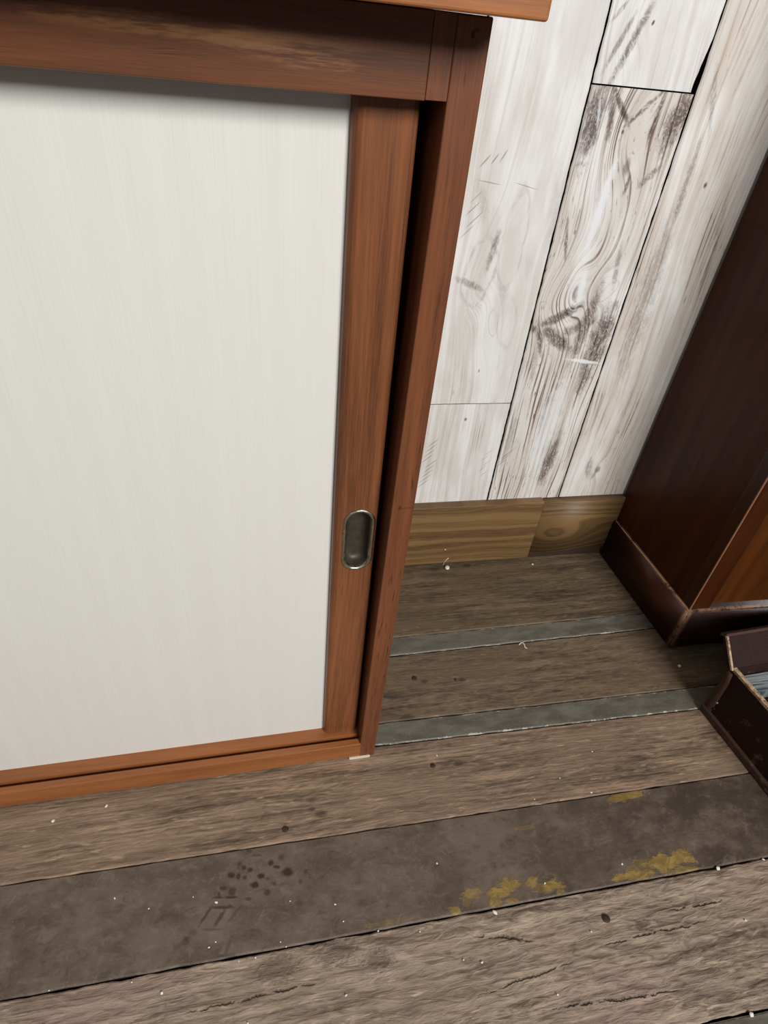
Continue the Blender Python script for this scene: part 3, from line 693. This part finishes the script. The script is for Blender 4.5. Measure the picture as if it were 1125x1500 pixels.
LA, LB = .34, .30
obj('side_panel', cbox(0.004, .004+T, .0, LB, .001, HC), m_le, case)
obj('side_panel', cbox(LA, LA+T, .0, LB, .001, HC), m_le, case)
obj('end_panel', cbox(.004, LA+T, .0, T, .001, HC), m_le, case)
obj('end_panel', cbox(.004, LA+T, LB-T, LB, .001, HC), m_le, case)
obj('bottom_panel', cbox(.005, LA+T, .002, LB-.002, .001, .008), m_le, case)
# rubbed rims
def rim_strip(a0, a1, b0, b1, along):
    bm = bmesh.new(); n = 60; rows = []
    for i in range(n+1):
        t = i/n; wv = .0009*noise.noise(Vector((t*14, a0*50, 1))); hv = .0010*noise.noise(Vector((t*22, 3, b0*9)))
        if along == 'b':
            b = b0+(b1-b0)*t; ring = [(a0+wv, b, HC-.003), (a0+wv, b, HC+.001+hv), (a1+wv, b, HC+.0013+hv), (a1+wv, b, HC-.003)]
        else:
            a = a0+(a1-a0)*t; ring = [(a, b0+wv, HC-.003), (a, b0+wv, HC+.001+hv), (a, b1+wv, HC+.0013+hv), (a, b1+wv, HC-.003)]
        rows.append([bm.verts.new(CQ(*p)) for p in ring])
    for r0, r1 in zip(rows, rows[1:]):
        for j in range(4): bm.faces.new((r0[j], r0[(j+1) % 4], r1[(j+1) % 4], r1[j]))
    bm.faces.new(rows[0][::-1]); bm.faces.new(rows[-1])
    return bm
obj('rim', rim_strip(.0035, .0035+T+.001, .001, LB, 'b'), m_raw, case, label='rubbed tan edge of the box')
obj('rim', rim_strip(LA-.0005, LA+T+.0005, .001, LB, 'b'), m_raw, case)
# foot strip round the bottom
obj('bottom_strip', cbox(-.0005, .006, -.002, LB+.003, .0006, .013, .0025, 3), m_le2, case)
obj('bottom_strip', cbox(-.0005, LA+.008, LB-.001, LB+.005, .0006, .013, .0025, 3), m_le2, case)
# hinged flap standing up and leaning back at the far end
FL = bmesh.new()
fa = math.radians(42)
def flap(p, q, t):  # p along length of flap, q thickness
    return CQ(t, -(p*math.sin(fa))-q*math.cos(fa)+.004, HC-.001+p*math.cos(fa)-q*math.sin(fa))
prism(FL, [(0, 0), (.048, 0), (.048, .010), (0, .010)], flap, .002, LA+.006)
bmesh.ops.bevel(FL, geom=FL.edges[:], offset=.0018, segments=3, affect='EDGES')
fo = obj('flap', FL, m_le, case)
FB = bmesh.new()
prism(FB, [(.046, -.0012), (.0495, -.0008), (.0500, .0105), (.046, .0112)], flap, .001, LA+.007)
bmesh.ops.bevel(FB, geom=FB.edges[:], offset=.0006, segments=2, affect='EDGES')
obj('binding', FB, m_le2, fo, label='brown binding along the top of the flap')
FE = bmesh.new()
prism(FE, [(.0, -.0010), (.047, -.0010), (.047, .002), (0, .002)], flap, .0005, .0035)
obj('edge_strip', FE, m_raw, fo, label='rubbed tan side edge of the flap')
# corner protector, worn grey
CP = bmesh.new()
ring_pts = []
for z, k in ((.004, 1.), (.03, 1.), (.055, .9), (.075, .8), (.092, .5)):
    r = .010*k
    ring_pts.append([CQ(.004-.0022, .010*k+.002, z), CQ(.004-.0024, .003, z), CQ(.0035, -.0018, z), CQ(.008, -.0024, z), CQ(.004+.014*k, -.0022, z),
                     CQ(.004+.014*k, -.0004, z), CQ(.0042, -.0001, z), CQ(.0039, .0001, z), CQ(.0039, .010*k+.002, z)])
CP = loft(ring_pts, 0, True, CP)
obj('corner_guard', CP, m_le2, case, True)
for (b, z) in ((.0115, .034), (.013, .022)):
    bm = bmesh.new(); bmesh.ops.create_uvsphere(bm, u_segments=14, v_segments=8, radius=.0024)
    o = obj('rivet', bm, plain('rivet_metal', (150, 138, 124), .4, .8) if b < .012 else m_le, case, True); o.location = CQ(.0035, b, z)
# grey wooden boards lying inside
def greywood():
    g = G('weathered_grey_wood', .7, .3)
    x, y, z = g.axes('XYZ')
    s = g.noise(g.comb(g.mul(x, 10.), g.mul(y, 260.), 1.), 1., 4, .65); s2 = g.noise(g.comb(g.mul(x, 30.), g.mul(y, 90.), 4.), 1., 4)
    c = g.mix(g.step(s, .38, .62), lin(58, 64, 68), lin(140, 146, 148))
    c = g.mix(g.mul(g.step(s2, .56, .7), .5), c, lin(34, 36, 40))
    return g.done(c, None, g.bump(s, .0015, .9))
m_gw = greywood()
for k in range(1):
    bm = cbox(.012, LA-.002, .0062, .034, .066, .084, .0012)
    t_ = obj('grey_board', bm, m_gw, None)
    t_.location = case.location
    t_['label'] = 'weathered grey-blue wooden board lying across the inside of the old box'; t_['category'] = 'board'
obj('ledge', cbox(.009, .013, .0055, LB-.006, .056, .0655, .0006), m_le, case)
obj('ledge', cbox(LA-.004, LA, .0055, LB-.006, .056, .0655, .0006), m_le, case)

# ============================================================ PAINT [(-0.239, 0.38, 0.0, 0.00252, 'largest white crumb below the left end of the white cabinet', None), (-0.1839, 0.3891, 0.0, 0.00168, 'small white crumb close to the foot of the white cabinet', None), (0.3231, 0.7327, 0.0, 0.00509, 'fat cream crumb at the foot of the skirting, beside the white cabinet', None), (0.4805, 0.7279, 0.0, 0.00279, 'small white crumb at the foot of the skirting near its joint', None), (0.6299, 0.4886, 0.0, 0.00313, 'bright white crumb on the boards in front of the dark cupboard corner', None), (0.2337, 0.2111, 0.0, 0.00226, 'white crumb below the left patch of yellow paint', None), (0.5118, 0.2131, 0.0, 0.0027, 'white crumb on the board edge right of the yellow paint', None), (0.3988, 0.2352, 0.0, 0.00165, 'white crumb lying on the right patch of yellow paint', None), (-0.1085, 0.1971, 0.0, 0.00166, 'round white crumb on the hewn board below the boot print', None), (-0.0589, 0.2678, 0.0, 0.00142, 'white crumb beside the heel edge of the boot print', None), (0.4623, 0.0828, 0.0, 0.00259, 'pale crumb by the gap at the lower right corner', None), (0.1835, 0.2692, 0.0, 0.00157, 'single white crumb in the middle of the dark board', None), (0.4005, 0.3209, 0.0, 0.0018, 'white crumb near the small yellow patch on the pale board edge', None), (-0.1622, 0.2882, 0.0, 0.0009, 'tiny white crumb on the dark brown floorboard', 'white crumbs on the dark board'), (-0.127, 0.2729, 0.0, 0.0009, 'tiny white crumb on the dark brown floorboard', 'white crumbs on the dark board'), (-0.0828, 0.2769, 0.0, 0.00092, 'tiny white crumb on the dark brown floorboard', 'white crumbs on the dark board'), (0.0174, 0.257, 0.0, 0.00094, 'tiny white crumb on the dark brown floorboard', 'white crumbs on the dark board'), (0.0643, 0.2462, 0.0, 0.00095, 'tiny white crumb on the dark brown floorboard', 'white crumbs on the dark board'), (0.0708, 0.2289, 0.0, 0.00093, 'tiny white crumb on the dark brown floorboard', 'white crumbs on the dark board'), (0.005, 0.221, 0.0, 0.0009, 'tiny white crumb on the dark brown floorboard', 'white crumbs on the dark board'), (0.0102, 0.2159, 0.0, 0.00089, 'tiny white crumb on the dark brown floorboard', 'white crumbs on the dark board'), (-0.0657, 0.2278, 0.0, 0.00088, 'tiny white crumb on the dark brown floorboard', 'white crumbs on the dark board'), (-0.0591, 0.2315, 0.0, 0.00088, 'tiny white crumb on the dark brown floorboard', 'white crumbs on the dark board'), (-0.0365, 0.2113, 0.0, 0.00087, 'tiny white crumb on the dark brown floorboard', 'white crumbs on the dark board'), (-0.2113, 0.2167, 0.0, 0.00081, 'tiny white crumb on the dark brown floorboard', 'white crumbs on the dark board'), (0.2997, 0.2301, 0.0, 0.00103, 'tiny white crumb on the dark brown floorboard', 'white crumbs on the dark board'), (-0.0205, 0.2115, 0.0, 0.00101, 'tiny white crumb on the pale rough-hewn floorboard', 'white crumbs on the pale hewn board'), (-0.137, 0.2106, 0.0, 0.00096, 'tiny white crumb on the pale rough-hewn floorboard', 'white crumbs on the pale hewn board'), (-0.0291, 0.1604, 0.0, 0.00095, 'tiny white crumb on the pale rough-hewn floorboard', 'white crumbs on the pale hewn board'), (0.0646, 0.1661, 0.0, 0.001, 'tiny white crumb on the pale rough-hewn floorboard', 'white crumbs on the pale hewn board'), (0.1054, 0.2144, 0.0, 0.00107, 'tiny white crumb on the pale rough-hewn floorboard', 'white crumbs on the pale hewn board'), (0.1486, 0.2068, 0.0, 0.00108, 'tiny white crumb on the pale rough-hewn floorboard', 'white crumbs on the pale hewn board'), (0.1873, 0.1752, 0.0, 0.00106, 'tiny white crumb on the pale rough-hewn floorboard', 'white crumbs on the pale hewn board'), (0.2055, 0.1698, 0.0, 0.00107, 'tiny white crumb on the pale rough-hewn floorboard', 'white crumbs on the pale hewn board'), (0.2731, 0.1313, 0.0, 0.00105, 'tiny white crumb on the pale rough-hewn floorboard', 'white crumbs on the pale hewn board'), (0.3316, 0.1769, 0.0, 0.00113, 'tiny white crumb on the pale rough-hewn floorboard', 'white crumbs on the pale hewn board'), (0.5109, 0.159, 0.0, 0.0012, 'tiny white crumb on the pale rough-hewn floorboard', 'white crumbs on the pale hewn board'), (0.5748, 0.2133, 0.0, 0.0013, 'tiny white crumb on the pale rough-hewn floorboard', 'white crumbs on the pale hewn board'), (0.4268, 0.3737, 0.0, 0.00114, 'tiny white crumb on the brown board above the dark one', 'white crumbs on the third board'), (0.3242, 0.3232, 0.0, 0.00105, 'tiny white crumb on the brown board above the dark one', 'white crumbs on the third board'), (0.3676, 0.3447, 0.0, 0.00109, 'tiny white crumb on the brown board above the dark one', 'white crumbs on the third board'), (0.2169, 0.3969, 0.0, 0.00108, 'tiny white crumb on the brown board above the dark one', 'white crumbs on the third board'), (0.315, 0.7385, 0.0396, 0.0016, 'white paint fleck stuck on the face of the skirting board', None)] AND CRUMBS ON THE FLOOR
m_chip = plain('paint_chip', (232, 226, 208), .6)
def chip_bm(r, seed, flat=.5, long=1.):
    bm = bmesh.new(); bmesh.ops.create_icosphere(bm, subdivisions=2, radius=r)
    for v in bm.verts:
        k = 1+.45*noise.noise(Vector((v.co.x*900+seed, v.co.y*900, v.co.z*900)))
        v.co = Vector((v.co.x*k*long, v.co.y*k, v.co.z*k*flat))
    return bm
proto = {}
for i in range(4):
    bm = chip_bm(.001, i*13.7, .55, (1., 1.5, 1.2, .9)[i])
    me_o = obj('paint_crumb', bm, m_chip); proto[i] = me_o
used = set()
for idx, (x, y, z, r, lab, grp) in enumerate([(-0.239, 0.38, 0.0, 0.00252, 'largest white crumb below the left end of the white cabinet', None), (-0.1839, 0.3891, 0.0, 0.00168, 'small white crumb close to the foot of the white cabinet', None), (0.3231, 0.7327, 0.0, 0.00509, 'fat cream crumb at the foot of the skirting, beside the white cabinet', None), (0.4805, 0.7279, 0.0, 0.00279, 'small white crumb at the foot of the skirting near its joint', None), (0.6299, 0.4886, 0.0, 0.00313, 'bright white crumb on the boards in front of the dark cupboard corner', None), (0.2337, 0.2111, 0.0, 0.00226, 'white crumb below the left patch of yellow paint', None), (0.5118, 0.2131, 0.0, 0.0027, 'white crumb on the board edge right of the yellow paint', None), (0.3988, 0.2352, 0.0, 0.00165, 'white crumb lying on the right patch of yellow paint', None), (-0.1085, 0.1971, 0.0, 0.00166, 'round white crumb on the hewn board below the boot print', None), (-0.0589, 0.2678, 0.0, 0.00142, 'white crumb beside the heel edge of the boot print', None), (0.4623, 0.0828, 0.0, 0.00259, 'pale crumb by the gap at the lower right corner', None), (0.1835, 0.2692, 0.0, 0.00157, 'single white crumb in the middle of the dark board', None), (0.4005, 0.3209, 0.0, 0.0018, 'white crumb near the small yellow patch on the pale board edge', None), (-0.1622, 0.2882, 0.0, 0.0009, 'tiny white crumb on the dark brown floorboard', 'white crumbs on the dark board'), (-0.127, 0.2729, 0.0, 0.0009, 'tiny white crumb on the dark brown floorboard', 'white crumbs on the dark board'), (-0.0828, 0.2769, 0.0, 0.00092, 'tiny white crumb on the dark brown floorboard', 'white crumbs on the dark board'), (0.0174, 0.257, 0.0, 0.00094, 'tiny white crumb on the dark brown floorboard', 'white crumbs on the dark board'), (0.0643, 0.2462, 0.0, 0.00095, 'tiny white crumb on the dark brown floorboard', 'white crumbs on the dark board'), (0.0708, 0.2289, 0.0, 0.00093, 'tiny white crumb on the dark brown floorboard', 'white crumbs on the dark board'), (0.005, 0.221, 0.0, 0.0009, 'tiny white crumb on the dark brown floorboard', 'white crumbs on the dark board'), (0.0102, 0.2159, 0.0, 0.00089, 'tiny white crumb on the dark brown floorboard', 'white crumbs on the dark board'), (-0.0657, 0.2278, 0.0, 0.00088, 'tiny white crumb on the dark brown floorboard', 'white crumbs on the dark board'), (-0.0591, 0.2315, 0.0, 0.00088, 'tiny white crumb on the dark brown floorboard', 'white crumbs on the dark board'), (-0.0365, 0.2113, 0.0, 0.00087, 'tiny white crumb on the dark brown floorboard', 'white crumbs on the dark board'), (-0.2113, 0.2167, 0.0, 0.00081, 'tiny white crumb on the dark brown floorboard', 'white crumbs on the dark board'), (0.2997, 0.2301, 0.0, 0.00103, 'tiny white crumb on the dark brown floorboard', 'white crumbs on the dark board'), (-0.0205, 0.2115, 0.0, 0.00101, 'tiny white crumb on the pale rough-hewn floorboard', 'white crumbs on the pale hewn board'), (-0.137, 0.2106, 0.0, 0.00096, 'tiny white crumb on the pale rough-hewn floorboard', 'white crumbs on the pale hewn board'), (-0.0291, 0.1604, 0.0, 0.00095, 'tiny white crumb on the pale rough-hewn floorboard', 'white crumbs on the pale hewn board'), (0.0646, 0.1661, 0.0, 0.001, 'tiny white crumb on the pale rough-hewn floorboard', 'white crumbs on the pale hewn board'), (0.1054, 0.2144, 0.0, 0.00107, 'tiny white crumb on the pale rough-hewn floorboard', 'white crumbs on the pale hewn board'), (0.1486, 0.2068, 0.0, 0.00108, 'tiny white crumb on the pale rough-hewn floorboard', 'white crumbs on the pale hewn board'), (0.1873, 0.1752, 0.0, 0.00106, 'tiny white crumb on the pale rough-hewn floorboard', 'white crumbs on the pale hewn board'), (0.2055, 0.1698, 0.0, 0.00107, 'tiny white crumb on the pale rough-hewn floorboard', 'white crumbs on the pale hewn board'), (0.2731, 0.1313, 0.0, 0.00105, 'tiny white crumb on the pale rough-hewn floorboard', 'white crumbs on the pale hewn board'), (0.3316, 0.1769, 0.0, 0.00113, 'tiny white crumb on the pale rough-hewn floorboard', 'white crumbs on the pale hewn board'), (0.5109, 0.159, 0.0, 0.0012, 'tiny white crumb on the pale rough-hewn floorboard', 'white crumbs on the pale hewn board'), (0.5748, 0.2133, 0.0, 0.0013, 'tiny white crumb on the pale rough-hewn floorboard', 'white crumbs on the pale hewn board'), (0.4268, 0.3737, 0.0, 0.00114, 'tiny white crumb on the brown board above the dark one', 'white crumbs on the third board'), (0.3242, 0.3232, 0.0, 0.00105, 'tiny white crumb on the brown board above the dark one', 'white crumbs on the third board'), (0.3676, 0.3447, 0.0, 0.00109, 'tiny white crumb on the brown board above the dark one', 'white crumbs on the third board'), (0.2169, 0.3969, 0.0, 0.00108, 'tiny white crumb on the brown board above the dark one', 'white crumbs on the third board'), (0.315, 0.7385, 0.0396, 0.0016, 'white paint fleck stuck on the face of the skirting board', None)]):
    k = idx % 4
    if k not in used: o = proto[k]; used.add(k)
    else: o = proto[k].copy(); COL.objects.link(o)
    s = .78*r/.001
    o.scale = (s, s, s); o.rotation_euler = (0, 0, rnd.random()*6.28)
    o.location = (x, y, z+.00052*s)
    o['label'] = lab; o['category'] = 'crumb'
    if grp: o['group'] = grp
# curled white shaving and the splinter by the skirting
def tube(name, pts, r, **props):
    bm = bmesh.new(); rings = []
    P = [Vector(p) for p in pts]
    for i, p in enumerate(P):
        d = (P[min(i+1, len(P)-1)]-P[max(i-1, 0)]).normalized(); u = d.cross(Vector((0, 0, 1))).normalized(); v = u.cross(d)
        rings.append([p+(u*math.cos(a)*1.5+v*math.sin(a)*.7)*r for a in [math.tau*k/8 for k in range(8)]])
    loft(rings, 0, True, bm)
    return obj(name, bm, m_chip, None, True, P[0], **props)
tube('wood_shaving', [(0.3908, 0.5576, 0.0008), (0.3955, 0.5611, 0.0008), (0.3988, 0.5607, 0.0008), (0.3995, 0.5566, 0.0008), (0.3987, 0.5514, 0.0008), (0.4014, 0.5497, 0.0008)], .0005, label='curled white shaving on the floor beside the back grey strip', category='shaving')
tube('splinter', [(0.317, 0.7391, 0.0039), (0.3191, 0.7391, 0.0135), (0.3243, 0.7391, 0.0195)], .0005, label='tiny pale splinter leaning on the foot of the skirting board', category='splinter')
